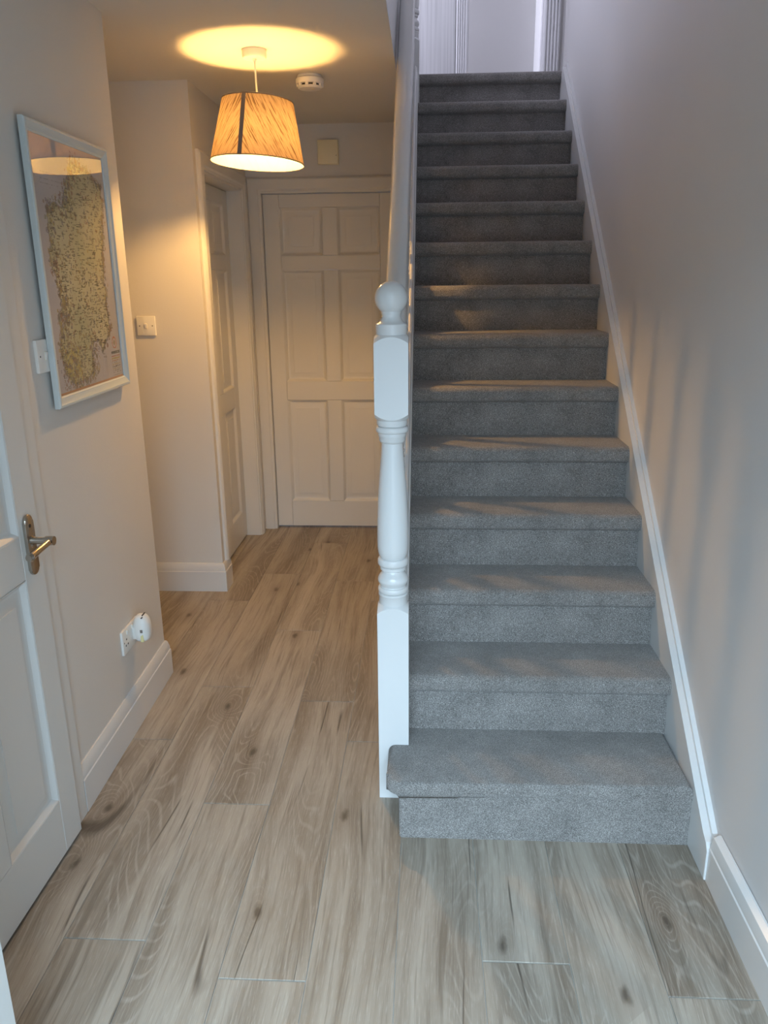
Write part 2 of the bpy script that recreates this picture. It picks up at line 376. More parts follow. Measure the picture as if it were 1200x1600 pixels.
# ------------------------------------------------------------------ panelled doors
COLS6 = [(.093, .338), (.424, .669)]
ROWS6 = [(.165, .805), (.918, 1.562), (1.642, 1.902)]
def panel_mesh(w, h, name='door_panel'):
    bm = bmesh.new(); prev = None
    rings = [(0, 0), (.003, -.001), (.008, -.006), (.014, -.0125), (.020, -.0145), (.024, -.0145), (.050, -.0080), (.0505, -.0062), (.056, -.0060)]
    for ins, dep in rings:
        r = [bm.verts.new((x, dep, z)) for x, z in ((ins, ins), (w-ins, ins), (w-ins, h-ins), (ins, h-ins))]
        if prev:
            for i in range(4): bm.faces.new((prev[i], prev[(i+1) % 4], r[(i+1) % 4], r[i]))
        prev = r
    bm.faces.new(prev)
    back = [bm.verts.new((x, -.03, z)) for x, z in ((0, 0), (w, 0), (w, h), (0, h))]
    first = [v for v in bm.verts][:4]
    for i in range(4): bm.faces.new((first[i], first[(i+1) % 4], back[(i+1) % 4], back[i]))
    bm.faces.new(back)
    return bm
def leaf(parent, m='door', width=.762, height=1.975, thick=.035, mirror=False):
    """door leaf standing in local XZ with its face at y=0 looking to local +Y; x from 0 to width"""
    cols = COLS6; rows = ROWS6; g = .0006
    def part(name, x0, x1, z0, z1): return bx(name, (x0+g, -thick, z0+g), (x1-g, 0, z1-g), m, parent, .0012, 1)
    part('stile', 0, cols[0][0], 0, height); part('stile', cols[1][1], width, 0, height)
    zs = [0]+[z for r in rows for z in r]+[height]
    for i in range(0, len(zs), 2): part('rail', cols[0][0], cols[1][1], zs[i], zs[i+1])
    for z0, z1 in rows:
        part('mullion', cols[0][1], cols[1][0], z0, z1)
        for x0, x1 in cols:
            p = finish('door_panel', panel_mesh(x1-x0, z1-z0), m, parent, 20); p.location = (x0, 0, z0)
def lever_handle(parent, lx, lz, back):
    """lever on a long arched backplate; local frame of the leaf, lever pointing along back (+1/-1) in x"""
    h = bpy.data.objects.new('door_handle', None); COL.objects.link(h); h.parent = parent; h.location = (lx, 0, lz)
    # backplate: tall pointed arch outline
    pts = []; w = .021; H = .077
    for a in range(-90, 91, 12):
        t = math.radians(a); pts.append((w*.9*math.sin(t)*1.0, H-.018+.020*math.cos(t)))
    for a in range(-90, 91, 12):
        t = math.radians(a); pts.append((-w*.9*math.sin(t), -H+.015-.016*math.cos(t)))
    bm = bmesh.new(); prism(bm, [(x, z) for x, z in pts], 'y', 0, .009, .003, 2); finish('backplate', bm, 'nickel', h)
    bm = bmesh.new(); lathe(bm, [(.0, 0), (.011, 0), (.0115, .004), (.009, .010), (.0085, .05), (.0085, .056), (.0, .0585)], 20); xf(bm, Matrix.Rotation(-math.pi/2, 4, 'X')); xf(bm, Matrix.Translation((0, .006, .012)))
    finish('lever_neck', bm, 'nickel', h)
    bm = bmesh.new(); L = .098
    tube(bm, [(0, .056, .012), (-back*.02, .057, .012), (back*.015, .057, .0118), (back*.05, .058, .010), (back*L, .058, .006), (back*(L+.006), .058, .0055), (back*(L+.014), .058, .0055)][2:], [.0085, .0080, .0095, .0115, .008], 16)
    lathe(bm, [(0, -.010), (.008, -.009), (.0115, -.004), (.0115, .004), (.008, .009), (0, .010)], 16)
    finish('lever', bm, 'nickel', h)
    bm = bmesh.new(); tube(bm, [(0, .045, .012), (0, .066, .012)], .0115, 18); finish('lever_hub', bm, 'nickel', h)
    bm = bmesh.new(); tube(bm, [(0, .009, .05), (0, .0095, .05)], .005, 12); finish('keyhole', bm, 'dark', h)
    return h
# door_1: left wall, seen edge on; face looks to +x. local x runs along world -y -> handle side at local 0
d1 = empty('door_1', (-.984, 1.842, .010), kind='structure'); d1.rotation_euler = (0, 0, -math.pi/2-.0172)
leaf(d1); lever_handle(d1, .055, .885, 1)
bm = bmesh.new(); box(bm, (-1.04, 1.846, 0), (-1.003, 1.926, 2.07), .002, 1); box(bm, (-1.04, 1.0, 2.0), (-1.003, 1.846, 2.07), .002, 1); box(bm, (-1.04, .99, 0), (-.99, 1.07, 2.07), .002, 1); tag(finish('trim_1', bm, 'door'), kind='structure')
# door_2: side door in the far left wall, recessed
d2 = empty('door_2', (-1.103, 4.552, .010), kind='structure'); d2.rotation_euler = (0, 0, -math.pi/2)
leaf(d2)
bm = bmesh.new(); box(bm, (-1.16, 3.768, 0), (-1.021, 3.788, 2.0)); box(bm, (-1.16, 4.554, 0), (-1.021, 4.574, 2.0)); box(bm, (-1.16, 3.768, 1.988), (-1.021, 4.574, 2.006)); tag(finish('trim_2', bm, 'door', smooth=0), kind='structure')
def architrave_pts(w, t=.019): return [(0, 0), (0, t*.55), (.006, t*.7), (.012, t*.7), (.020, t), (w-.012, t), (w-.004, t*.8), (w, t*.6), (w, 0)]
def architrave(bm, path, outs, nrm, w=.07):
    """mitred moulding along inner-edge path; outs = outward dir at each point (already mitre scaled)"""
    pr = architrave_pts(w); rings = []
    for p, o in zip(path, outs): rings.append([bm.verts.new(Vector(p)+Vector(o)*a+Vector(nrm)*b) for a, b in pr])
    n = len(pr)
    for A, B in zip(rings, rings[1:]):
        for i in range(n): bm.faces.new((A[i], B[i], B[(i+1) % n], A[(i+1) % n]))
    bm.faces.new(rings[0]); bm.faces.new(rings[-1])
bm = bmesh.new(); architrave(bm, [(-1.023, 3.780, .148), (-1.023, 3.780, 2.0), (-1.023, 4.562, 2.0), (-1.023, 4.562, 0)], [(0, -1, 0), (0, -1, 1), (0, 1, 1), (0, 1, 0)], (1, 0, 0), .078)
tag(finish('trim_3', bm, 'door', smooth=20), kind='structure')
# door_3: back door facing the camera
YD = 4.722
d3 = empty('door_3', (-.175, YD, .010), kind='structure'); d3.rotation_euler = (0, 0, math.pi)
leaf(d3)
bm = bmesh.new(); box(bm, (-.947, YB-.042, 0), (-.939, YB+.05, 1.992)); box(bm, (-.173, YB-.042, 0), (-.165, YB+.05, 1.992)); box(bm, (-.947, YB-.042, 1.987), (-.165, YB+.05, 1.994)); tag(finish('trim_4', bm, 'door', smooth=0), kind='structure')
bm = bmesh.new(); architrave(bm, [(-.939, YB-.04, 0), (-.939, YB-.04, 1.988), (-.173, YB-.04, 1.988), (-.173, YB-.04, 0)], [(-1, 0, 0), (-1, 0, 1), (1, 0, 1), (1, 0, 0)], (0, -1, 0), .082)
tag(finish('trim_5', bm, 'door', smooth=20), kind='structure')
# dark gap under the doors
# front door leaf, folded open against the left wall close to the camera
d4 = empty('door_4', (-.735, 1.05, .012), kind='structure'); d4.rotation_euler = (0, 0, -math.pi/2-.12)
leaf(d4, width=.762, thick=.044); 
# landing doors
bm = bmesh.new(); box(bm, (.252, YE-.002, UP), (.262, YE+.13, UP+1.99)); box(bm, (.737, YE-.002, UP), (.747, YE+.13, UP+1.99)); box(bm, (.252, YE-.002, UP+1.985), (.747, YE+.13, UP+1.995)); tag(finish('trim_6', bm, 'blueframe', smooth=0), kind='structure')
def fluted(w, t=.02):
    p = [(0, 0), (0, t*.8)]; n = 4; fw = (w-.02)/n
    for i in range(n):
        x0 = .01+i*fw; p += [(x0, t), (x0+fw*.35, t), (x0+fw*.5, t*.55), (x0+fw*.85, t*.55)]
    return p+[(w-.01, t), (w, t*.8), (w, 0)]
bm = bmesh.new()
prism(bm, [(.258-a, YE-b) for a, b in fluted(.078)], 'z', UP, UP+2.07)
prism(bm, [(.741+a, YE-b) for a, b in fluted(.105)], 'z', UP, UP+2.07)
prism(bm, [(YE-b, UP+1.99+a) for a, b in fluted(.078)], 'x', .258, .741)
tag(finish('trim_7', bm, 'blueframe', smooth=0), kind='structure')
d6 = empty('door_5', (-.605, YE, UP), kind='structure')
bx('leaf', (0, -.022, .006), (.782, 0, 1.98), 'grain', d6, .002)

# ------------------------------------------------------------------ staircase
st = empty('staircase', (.34, 1.85, 0), 'straight white staircase covered in grey carpet, rising along the right wall', 'staircase')
def rel(o, root):
    o.parent = root; o.matrix_parent_inverse = Matrix.Translation(-Vector(root.location)); return o
def arc(cx, cz, r, a0, a1, n): return [(cx+r*math.cos(math.radians(a0+(a1-a0)*i/n)), cz+r*math.sin(math.radians(a0+(a1-a0)*i/n))) for i in range(n+1)]
def step_profile(last=False):
    """(y, z) outline, y=0 at the foot of the riser, z=0 at the level of the step below"""
    p = [(0, -.004), (.0165, RISE-.060)]
    p += arc(.0030, RISE-.040, .0195, 200, 180, 2)[1:] if False else []
    p += [(.004, RISE-.057)] + arc(.006, RISE-.037, .020, -110, -180, 5) + arc(.010, RISE-.024, .024, 180, 90, 7)
    yb = GO+.012 if not last else 5.75-(Y1+13*GO)
    p += [(yb, RISE), (yb, -.004)]
    return p
bm = bmesh.new(); prism(bm, step_profile(), 'x', XL-.004, XR+.002); prot = finish('carpeted_step', bm, 'carpet', None, 40)
first = True
for k in range(2, 14):
    o = prot if first else bpy.data.objects.new('carpeted_step', prot.data)
    if not first: COL.objects.link(o)
    first = False
    o.location = (0, Y1+(k-1)*GO, (k-1)*RISE); rel(o, st)
# landing nosing and landing carpet
bm = bmesh.new(); prism(bm, step_profile(True), 'x', XL, XR+.002)
o = finish('carpeted_step', bm, 'carpet', None, 40); o.location = (0, Y1+13*GO, 13*RISE); rel(o, st)
tag(bx('floor_landing', (-2.0, 4.87, UP-.02), (XL, YE, UP), 'carpet'), kind='structure'); tag(bx('floor_bedroom', (-1.5, YE, UP-.02), (.745, YE+.47, UP), 'carpet'), kind='structure')
tag(bx('floor_landing_right', (XR+.002, 5.0, UP-.02), (1.3, YE, UP), 'carpet'), kind='structure')
# bottom step: bullnose tread that wraps in front of the newel
def plan(x0, yf, yb, r):
    return [(XR+.002, yf)]+[(XR+.002, yb)]+[(-.075, yb), (-.075, 2.050), (x0, 2.050)]+[(x0+r-r*math.cos(math.radians(a)), yf+r-r*math.sin(math.radians(a))) for a in range(0, 91, 15)]
bm = bmesh.new()
prism(bm, plan(-.070, 1.8555, 2.13, .012), 'z', -.002, RISE-.04)
bm2 = bmesh.new(); prism(bm2, plan(-.106, 1.851, 2.165, .036), 'z', RISE-.052, RISE, .0215, 5)
me_ = bpy.data.meshes.new('t'); bm2.to_mesh(me_); bm2.free(); bm.from_mesh(me_); bpy.data.meshes.remove(me_)
rel(finish('carpeted_step', bm, 'carpet', None, 50), st)['label'] = 'wider bottom step whose carpet wraps around the newel'
# strings
OFFR = .032
ytop = 4.80
bm = bmesh.new(); prism(bm, [(1.722, 0.002), (1.722, pitch(1.722)+.055-.02), (1.735, pitch(1.735)+OFFR+.012), (1.76, pitch(1.76)+OFFR), (ytop, pitch(ytop)+OFFR), (ytop+.025, pitch(ytop)+OFFR-.03), (4.86, UP-.02), (4.86, UP-.25), (2.1, 0.002)], 'x', XR, XR+.019, .0015, 1)
rel(finish('string', bm, 'gloss', None, 20), st)
# moulding batten on the wall above the string
bm = bmesh.new(); o2 = OFFR+.014
prism(bm, [(1.722, .11), (1.722, pitch(1.722)+o2+.028), (1.75, pitch(1.75)+o2), (ytop+.01, pitch(ytop+.01)+o2), (ytop+.03, pitch(ytop)+o2-.03), (ytop+.03, pitch(ytop)-.08), (1.80, pitch(1.80)-.12)], 'x', XR+.019, XW, .002, 1)
rel(finish('string_moulding', bm, 'gloss', None, 20), st)
# left string
bm = bmesh.new(); o3 = .045
prism(bm, [(2.115, 0), (2.115, pitch(2.115)+o3), (4.755, pitch(4.755)+o3), (4.755, pitch(4.755)-.27), (2.50, 0)], 'x', -.095, XL, .0015, 1)
rel(finish('string', bm, 'gloss', None, 20), st)

# ------------------------------------------------------------------ balustrade
bal = empty('stair_balustrade', (-.09, 2.075, 0), 'white painted stair balustrade with ball-topped newel post and sloping handrail', 'balustrade')
NX, NY, NW = -.0905, 2.075, .0445
def newel_block(bm, z0, z1, arch_top=False, arch_bot=False):
    """square section whose ends are cut back round, the way a turned post is left square"""
    NS = 12
    def zoff(t): return .016*(abs(t)**2.0)       # faces end in an arch: lower at corners
    ring_t = []; ring_b = []
    per = []
    for side in range(4):
        for i in range(NS):
            t = -1+2*i/NS; per.append((side, t))
    def P(side, t, w): return [(t*w, -w), (w, t*w), (-t*w, w), (-w, -t*w)][side]
    def ring(w, zf):
        out = []
        for sd, t in per:
            x, y = P(sd, t, w); out.append(bm.verts.new((x, y, zf(t))))
        return out
    def circ(r, z):
        out = []
        for sd, t in per:
            x, y = P(sd, t, 1); l = math.hypot(x, y); out.append(bm.verts.new((x/l*r, y/l*r, z)))
        return out
    rs = []
    if arch_bot: rs += [circ(NW*.93, z0-.004), ring(NW, lambda t: z0+zoff(t))]
    else: rs += [ring(NW, lambda t: z0)]
    if arch_top: rs += [ring(NW, lambda t: z1-zoff(t)), circ(NW*.93, z1+.004)]
    else: rs += [ring(NW, lambda t: z1)]
    n = len(per)
    for A, B in zip(rs, rs[1:]):
        for i in range(n): bm.faces.new((A[i], A[(i+1) % n], B[(i+1) % n], B[i]))
    bm.faces.new(rs[0]); bm.faces.new(rs[-1])
def sm(pts, n=4):
    """Catmull-Rom resample of (r, z) control points"""
    out = []
    for i in range(len(pts)-1):
        p0 = pts[max(i-1, 0)]; p1 = pts[i]; p2 = pts[i+1]; p3 = pts[min(i+2, len(pts)-1)]
        for k in range(n):
            t = k/n
            out.append(tuple(.5*((2*b)+(-a+c)*t+(2*a-5*b+4*c-d)*t*t+(-a+3*b-3*c+d)*t**3) for a, b, c, d in zip(p0, p1, p2, p3)))
    out.append(pts[-1]); return out
def bead(z0, z1, r, r0): 
    zc = (z0+z1)/2; h = (z1-z0)/2
    return [(r0+(r-r0)*math.cos(math.radians(a))**.6 if abs(a) < 89 else r0, zc+h*math.sin(math.radians(a))) for a in range(-90, 91, 18)]
SHAFT = ([(.041, .624), (.041, .655), (.0425, .657), (.042, .662)] + bead(.664, .681, .0435, .037) + [(.036, .683)] + sm([(.0365, .684), (.0425, .695), (.0435, .703), (.040, .713), (.0335, .722), (.030, .729)])
         + [(.034, .731), (.037, .733), (.037, .740), (.034, .742)] + bead(.744, .768, .0438, .036) + [(.037, .770), (.039, .774)]
         + sm([(.040, .776), (.0428, .790), (.0438, .815), (.0435, .860), (.0415, .92), (.0370, .99), (.0320, 1.05), (.0290, 1.090)], 5)
         + [(.0285, 1.096), (.034, 1.100), (.0355, 1.104), (.0355, 1.112)] + [(.037, 1.114), (.038, 1.120), (.037, 1.124)] + bead(1.125, 1.142, .0445, .037) + [(.040, 1.144), (.0415, 1.150), (.0415, 1.163)])
FINIAL = ([(.0405, 1.376), (.0405, 1.392), (.041, 1.394), (.041, 1.408), (.039, 1.410)] + sm([(.036, 1.411), (.029, 1.417), (.0245, 1.428), (.0262, 1.437)], 4)
          + [(.0425*math.cos(math.radians(a)), 1.4735+.0425*math.sin(math.radians(a))) for a in range(-52, 90, 9)] + [(0, 1.516)])
def newel(zbase_extra, dz, loc, label=None):
    nw = bpy.data.objects.new('newel_post', None); COL.objects.link(nw); nw.parent = bal
    nw.location = (loc[0]-bal.location[0], loc[1]-bal.location[1], 0)
    if label: nw['label'] = label
    bm = bmesh.new(); newel_block(bm, zbase_extra, .626+dz, arch_top=True); finish('base_block', bm, 'gloss', nw, 30)
    bm = bmesh.new(); lathe(bm, [(r, z+dz) for r, z in SHAFT], 48); finish('turned_shaft', bm, 'gloss', nw, 38)
    bm = bmesh.new(); newel_block(bm, 1.163+dz, 1.378+dz, arch_top=True, arch_bot=True); finish('top_block', bm, 'gloss', nw, 30)
    bm = bmesh.new(); lathe(bm, [(r, z+dz) for r, z in FINIAL], 48); finish('ball_finial', bm, 'gloss', nw, 38)
newel(.0, 0, (NX, NY), 'bottom newel post with turned shaft and round ball top')
newel(2.10, 2.135, (NX, 4.80), 'upper newel post at the landing edge')
# handrail (profile across, swept along the slope)
SL = RISE/GO; RZ = lambda y: 1.245+SL*(y-2.12)
prof = [(-.022, -.030), (.022, -.030), (.024, -.018), (.029, -.008), (.0325, .002), (.032, .014), (.026, .024), (.014, .0305), (0, .032), (-.014, .0305), (-.026, .024), (-.032, .014), (-.0325, .002), (-.029, -.008), (-.024, -.018)]
bm = bmesh.new(); cs = math.cos(math.atan(SL))
A = [bm.verts.new((-.0885+a, 2.118, RZ(2.118)+b/cs)) for a, b in prof]; B = [bm.verts.new((-.0885+a, 4.757, RZ(4.757)+b/cs)) for a, b in prof]
bm.faces.new(A); bm.faces.new(B); n = len(prof)
for i in range(n): bm.faces.new((A[i], B[i], B[(i+1) % n], A[(i+1) % n]))
rel(finish('handrail', bm, 'gloss', None, 30), bal)
# base rail on the string
bm = bmesh.new(); prof2 = [(-.030, 0), (.030, 0), (.030, .012), (.026, .022), (.020, .026), (-.020, .026), (-.026, .022), (-.030, .012)]
BZ = lambda y: pitch(y)+o3
A = [bm.verts.new((-.086+a, 2.118, BZ(2.118)+b/cs)) for a, b in prof2]; B = [bm.verts.new((-.086+a, 4.757, BZ(4.757)+b/cs)) for a, b in prof2]
bm.faces.new(A); bm.faces.new(B); n = len(prof2)
for i in range(n): bm.faces.new((A[i], B[i], B[(i+1) % n], A[(i+1) % n]))
rel(finish('base_rail', bm, 'gloss', None, 20), bal)
# balusters
H0 = RZ(3)-.030/cs-(BZ(3)+.026/cs)
def spindle(bm, H):
    w = .0165; e = w*SL
    def sq(z0, z1, s0, s1):
        vb = [(-w, -w, z0-s0*e), (w, -w, z0-s0*e), (w, w, z0+s0*e), (-w, w, z0+s0*e)]; vt = [(-w, -w, z1-s1*e), (w, -w, z1-s1*e), (w, w, z1+s1*e), (-w, w, z1+s1*e)]
        a = [bm.verts.new(p) for p in vb]; b = [bm.verts.new(p) for p in vt]
        bm.faces.new(a); bm.faces.new(b)
        for i in range(4): bm.faces.new((a[i], a[(i+1) % 4], b[(i+1) % 4], b[i]))
    sq(-.004, .13, 1, 0); sq(H-.13, H+.004, 0, 1)
    lathe(bm, [(.0155, .129), (.0155, .137), (.011, .141), (.0165, .147), (.0165, .153), (.011, .158), (.0155, .172), (.0175, .20), (.0160, .26), (.0125, .34), (.0100, H-.185), (.0145, H-.178), (.0145, H-.168), (.010, H-.162), (.0155, H-.150), (.0155, H-.138), (.0120, H-.134), (.0155, H-.129)], 16)
bm = bmesh.new(); spindle(bm, H0); sp0 = finish('baluster', bm, 'gloss', None, 35); fst = True
NB = 22
for i in range(NB):
    y = 2.118+(i+.75)*(4.757-2.118)/(NB+.5)
    o = sp0 if fst else bpy.data.objects.new('baluster', sp0.data)
    if not fst: COL.objects.link(o)
    fst = False
    o.location = (-.086, y, BZ(y)+.026/cs); rel(o, bal)

# ------------------------------------------------------------------ pendant light
LX, LY = -.645, 3.24
pl = empty('pendant_light', (LX, LY, HC), 'pendant light with lit cream linen drum shade hanging from the hall ceiling', 'lamp')
bm = bmesh.new(); lathe(bm, [(0, 0), (.044, 0), (.045, -.003), (.045, -.024), (.042, -.029), (0, -.030)], 40); finish('ceiling_rose', bm, 'plastic', pl)
bm = bmesh.new(); tube(bm, [(0, 0, -.028), (.001, 0, -.10), (.004, 0, -.19), (.004, 0, -.215)], .0032, 10); tube(bm, [(0, 0, -.026), (0, 0, -.040)], [.009, .005], 12); finish('cord', bm, 'plastic', pl)
sh_m = Matrix.Translation((.004, 0, -.175)) @ Matrix.Rotation(math.radians(3.0), 4, 'Y') @ Matrix.Rotation(math.radians(-2.4), 4, 'X')
RT, RB, HS = .134, .178, .214
bm = bmesh.new(); uvl = bm.loops.layers.uv.new('uv'); NSEG = 96; seam = -math.pi/2-.17
rows = 6; ringsv = []
for j in range(rows+1):
    t = j/rows; r = RT+(RB-RT)*t; z = -HS*t
    ringsv.append([bm.verts.new((r*math.cos(seam+2*math.pi*i/NSEG), r*math.sin(seam+2*math.pi*i/NSEG), z)) for i in range(NSEG)])
for j in range(rows):
    for i in range(NSEG):
        ii = (i+1) % NSEG
        f = bm.faces.new((ringsv[j][i], ringsv[j+1][i], ringsv[j+1][ii], ringsv[j][ii]))
        u0 = (i if i < NSEG/2 else i-NSEG)/NSEG*2*math.pi*.156; u1 = u0+2*math.pi/NSEG*.156
        for lp, (uu, vv) in zip(f.loops, ((u0, -j/rows*HS), (u0, -(j+1)/rows*HS), (u1, -(j+1)/rows*HS), (u1, -j/rows*HS))): lp[uvl].uv = (uu, vv)
me = bpy.data.meshes.new('lamp_shade'); bm.to_mesh(me); bm.free(); me.shade_smooth(); me.materials.append(M['shade'])
shade = bpy.data.objects.new('lamp_shade', me); COL.objects.link(shade); shade.parent = pl; shade.matrix_local = sh_m
shade['label'] = 'cream linen shade with slanting creases'
def ringtube(name, R, r, z, m, parent):
    bm = bmesh.new(); n1, n2 = 72, 8; vs = [[bm.verts.new(((R+r*math.cos(2*math.pi*b/n2))*math.cos(2*math.pi*a/n1), (R+r*math.cos(2*math.pi*b/n2))*math.sin(2*math.pi*a/n1), z+r*math.sin(2*math.pi*b/n2))) for b in range(n2)] for a in range(n1)]
    for a in range(n1):
        for b in range(n2): bm.faces.new((vs[a][b], vs[(a+1) % n1][b], vs[(a+1) % n1][(b+1) % n2], vs[a][(b+1) % n2]))
    return finish(name, bm, m, parent)
ringtube('rim', RT, .0022, 0, 'seam', shade); ringtube('rim', RB, .0020, -HS, 'seam', shade)
# seam tape down the shade
bm = bmesh.new(); hw = .0078
for (r0, z0), (r1, z1) in [((RT+.0012, .001), (RB+.0012, -HS-.001))]:
    q = []
    for r, z in ((r0, z0), (r1, z1)):
        for s in (-1, 1): 
            for dr in (0, .0012): a = seam+s*hw/r; q.append(bm.verts.new(((r+dr)*math.cos(a), (r+dr)*math.sin(a), z)))
    for f in ((0, 1, 3, 2), (4, 6, 7, 5), (0, 2, 6, 4), (1, 5, 7, 3), (0, 4, 5, 1), (2, 3, 7, 6)): bm.faces.new([q[i] for i in f])
finish('seam_tape', bm, 'seam', shade, 0)['label'] = 'dark vertical seam tape'
# spider fitting carrying the shade
bm = bmesh.new()
for a in range(3):
    t = 2*math.pi*a/3+.4; tube(bm, [(.016*math.cos(t), .016*math.sin(t), -.035), (RT*.5*math.cos(t), RT*.5*math.sin(t), -.028), (RT*math.cos(t), RT*math.sin(t), -.001)], .0013, 6)
tube(bm, [(0, 0, -.038), (0, 0, -.032)], .018, 20); finish('shade_carrier', bm, 'plastic', shade)
bm = bmesh.new(); lathe(bm, [(0, -.213), (.012, -.213), (.016, -.222), (.016, -.255), (.0, -.257)], 20); finish('lamp_holder', bm, 'plastic', pl)
bm = bmesh.new(); lathe(bm, [(0, -.257), (.013, -.257), (.0145, -.268), (.0215, -.2815), (.0215, -.2835), (0, -.2835)], 24); finish('bulb_base', bm, 'plastic', pl)
bm = bmesh.new(); lathe(bm, [(.0213, -.284), (.027, -.291), (.0292, -.300), (.0285, -.309), (.024, -.321), (.012, -.329), (0, -.331)], 28); finish('bulb', bm, 'bulb', pl)['label'] = 'glowing warm bulb'

# ------------------------------------------------------------------ smoke alarm
sa = empty('smoke_alarm', (-.495, 3.64, HC), 'round off-white smoke alarm with side vents on the hall ceiling', 'smoke alarm')
bm = bmesh.new(); lathe(bm, [(0, 0), (.050, 0), (.052, -.003), (.052, -.010), (0, -.010)], 40); finish('base_plate', bm, 'plastic', sa)
bm = bmesh.new(); lathe(bm, [(0, -.0115), (.054, -.0115), (.0585, -.015), (.0590, -.030), (.057, -.034), (.049, -.036)], 48); finish('housing', bm, 'plastic', sa)
bm = bmesh.new(); lathe(bm, [(0, -.034), (.048, -.034), (.048, -.044), (0, -.044)], 40); finish('vent_core', bm, 'dark', sa)
bm = bmesh.new(); lathe(bm, [(0, -.0430), (.051, -.0430), (.0515, -.0455), (.046, -.051), (.03, -.0535), (0, -.054)], 40); finish('cover', bm, 'plastic', sa)
for i in range(10):
    a = 2*math.pi*i/10+.2; bm = bmesh.new(); box(bm, (.046, -.006, -.045), (.0565, .006, -.033), .001, 1); xf(bm, Matrix.Rotation(a, 4, 'Z')); finish('vent_rib', bm, 'plastic', sa)
bm = bmesh.new(); lathe(bm, [(0, 0), (.006, 0), (.006, -.002), (0, -.002)], 16); xf(bm, Matrix.Translation((.014, -.012, -.0532))); finish('test_button', bm, 'aged', sa)

# ------------------------------------------------------------------ door chime box above back door
cb = empty('chime_box', (-.549, YB-.04, 2.13), 'small cream square box on the wall above the back door', 'doorbell box')
bx('box_back', (-.0585, -.010, 0), (.0585, 0, .126), 'aged', cb, .002)
bx('box_cover', (-.0575, -.030, .001), (.0575, -.0105, .125), 'aged', cb, .004)
bm = bmesh.new(); tube(bm, [(.047, -.0305, .045), (.047, -.0302, .045)], .002, 10); finish('screw', bm, 'dark', cb)

# ------------------------------------------------------------------ switches and sockets
def plate(name, loc, rz, w, h, label, cat, rockers, screws, grp=None):
    """wall plate, local x along the wall, face to local -y"""
    e = empty(name, loc, label, cat, grp); e.rotation_euler = (0, 0, rz)
    bm = bmesh.new(); box(bm, (-w/2, -.0095, -h/2), (w/2, 0, h/2), .0022, 2); finish('plate', bm, 'plastic', e)
    for rx, rz_, rw, rh, tilt in rockers:
        bm = bmesh.new(); box(bm, (-rw/2, -.0035, -rh/2), (rw/2, .003, rh/2), .0008, 1); xf(bm, Matrix.Translation((rx, -.0105, rz_)) @ Matrix.Rotation(math.radians(tilt), 4, 'X')); finish('rocker', bm, 'plastic', e)
        bm = bmesh.new(); box(bm, (rx-rw/2-.0012, -.0098, rz_-rh/2-.0012), (rx+rw/2+.0012, -.004, rz_+rh/2+.0012)); finish('rocker_surround', bm, 'aged', e)
    for sx in screws:
        bm = bmesh.new(); tube(bm, [(sx, -.0097, 0), (sx, -.0092, 0)], .0027, 12); finish('screw', bm, 'dark', e)
    return e
plate('light_switch', (-1.2995, 3.66, 1.321), 0, .088, .088, 'single white light switch on the wall facing the camera beside the side door', 'light switch', [(.0, .0, .011, .021, 8)], (-.030, .030))
yy = 2.062; plate('light_switch', (xlw(yy), yy, 1.333), math.pi/2, .087, .086, 'white switch plate half hidden behind the framed map', 'light switch', [(.0, 0, .011, .021, 8)], (-.030, .030))
yy = 2.425; so = plate('wall_socket', (xlw(yy), yy, .340), math.pi/2, .146, .086, 'white double wall socket low on the left wall', 'socket', [(-.035, .030, .010, .015, 8), (.012, .030, .010, .015, -8)], (-.063,))
for px, pz in ((-.042, .006), (-.051, -.014), (-.033, -.014)):
    bm = bmesh.new(); box(bm, (px-.0032, -.0099, pz-.003), (px+.0032, -.0090, pz+.003)); finish('pin_slot', bm, 'dark', so)
# plug-in air freshener
af = empty('air_freshener', (xlw(2.465)+.010, 2.465, .347), 'white rounded plug-in air freshener in the left wall socket', 'air freshener')
def ellip(bm, c, rx, ry, rz, n=24, m=14, pw=1.0):
    rg = []
    for j in range(m+1):
        v = -math.pi/2+math.pi*j/m
        rg.append([bm.verts.new((c[0]+rx*math.copysign(abs(math.cos(v)*math.cos(2*math.pi*i/n))**pw, math.cos(2*math.pi*i/n)), c[1]+ry*math.copysign(abs(math.cos(v)*math.sin(2*math.pi*i/n))**pw, math.sin(2*math.pi*i/n)), c[2]+rz*math.copysign(abs(math.sin(v))**pw, v))) for i in range(n)])
    for A, B in zip(rg, rg[1:]):
        for i in range(n): bm.faces.new((A[i], A[(i+1) % n], B[(i+1) % n], B[i]))
bm = bmesh.new(); ellip(bm, (.027, 0, .004), .030, .032, .054, 32, 20, .8)
for v in bm.verts:
    if v.co.z < -.038: v.co.z = -.038
from mathutils.bvhtree import BVHTree
tree = BVHTree.FromBMesh(bm)
finish('body', bm, 'plastic', af, 50)
for yv in (-.0185, -.0075, .0035):
    hit, nrm_, _, _ = tree.ray_cast(Vector((.036, yv, .2)), Vector((0, 0, -1)))
    nrm_ = nrm_ if nrm_.z > 0 else -nrm_
    bm = bmesh.new(); box(bm, (-.008, -.0022, -.002), (.008, .0022, .0006), .0005, 1)
    q = Vector((0, 0, 1)).rotation_difference(nrm_); xf(bm, Matrix.Translation(hit) @ q.to_matrix().to_4x4()); finish('vent_slot', bm, 'dark', af)
def on_front(xv, zv):
    hit, n_, _, _ = tree.ray_cast(Vector((xv, -.2, zv)), Vector((0, 1, 0))); return hit.y
yf_ = on_front(.034, -.020)
bm = bmesh.new(); box(bm, (.0285, yf_-.0012, -.037), (.0385, yf_+.010, -.008), .001, 1); finish('refill_bottle', bm, 'amber', af)
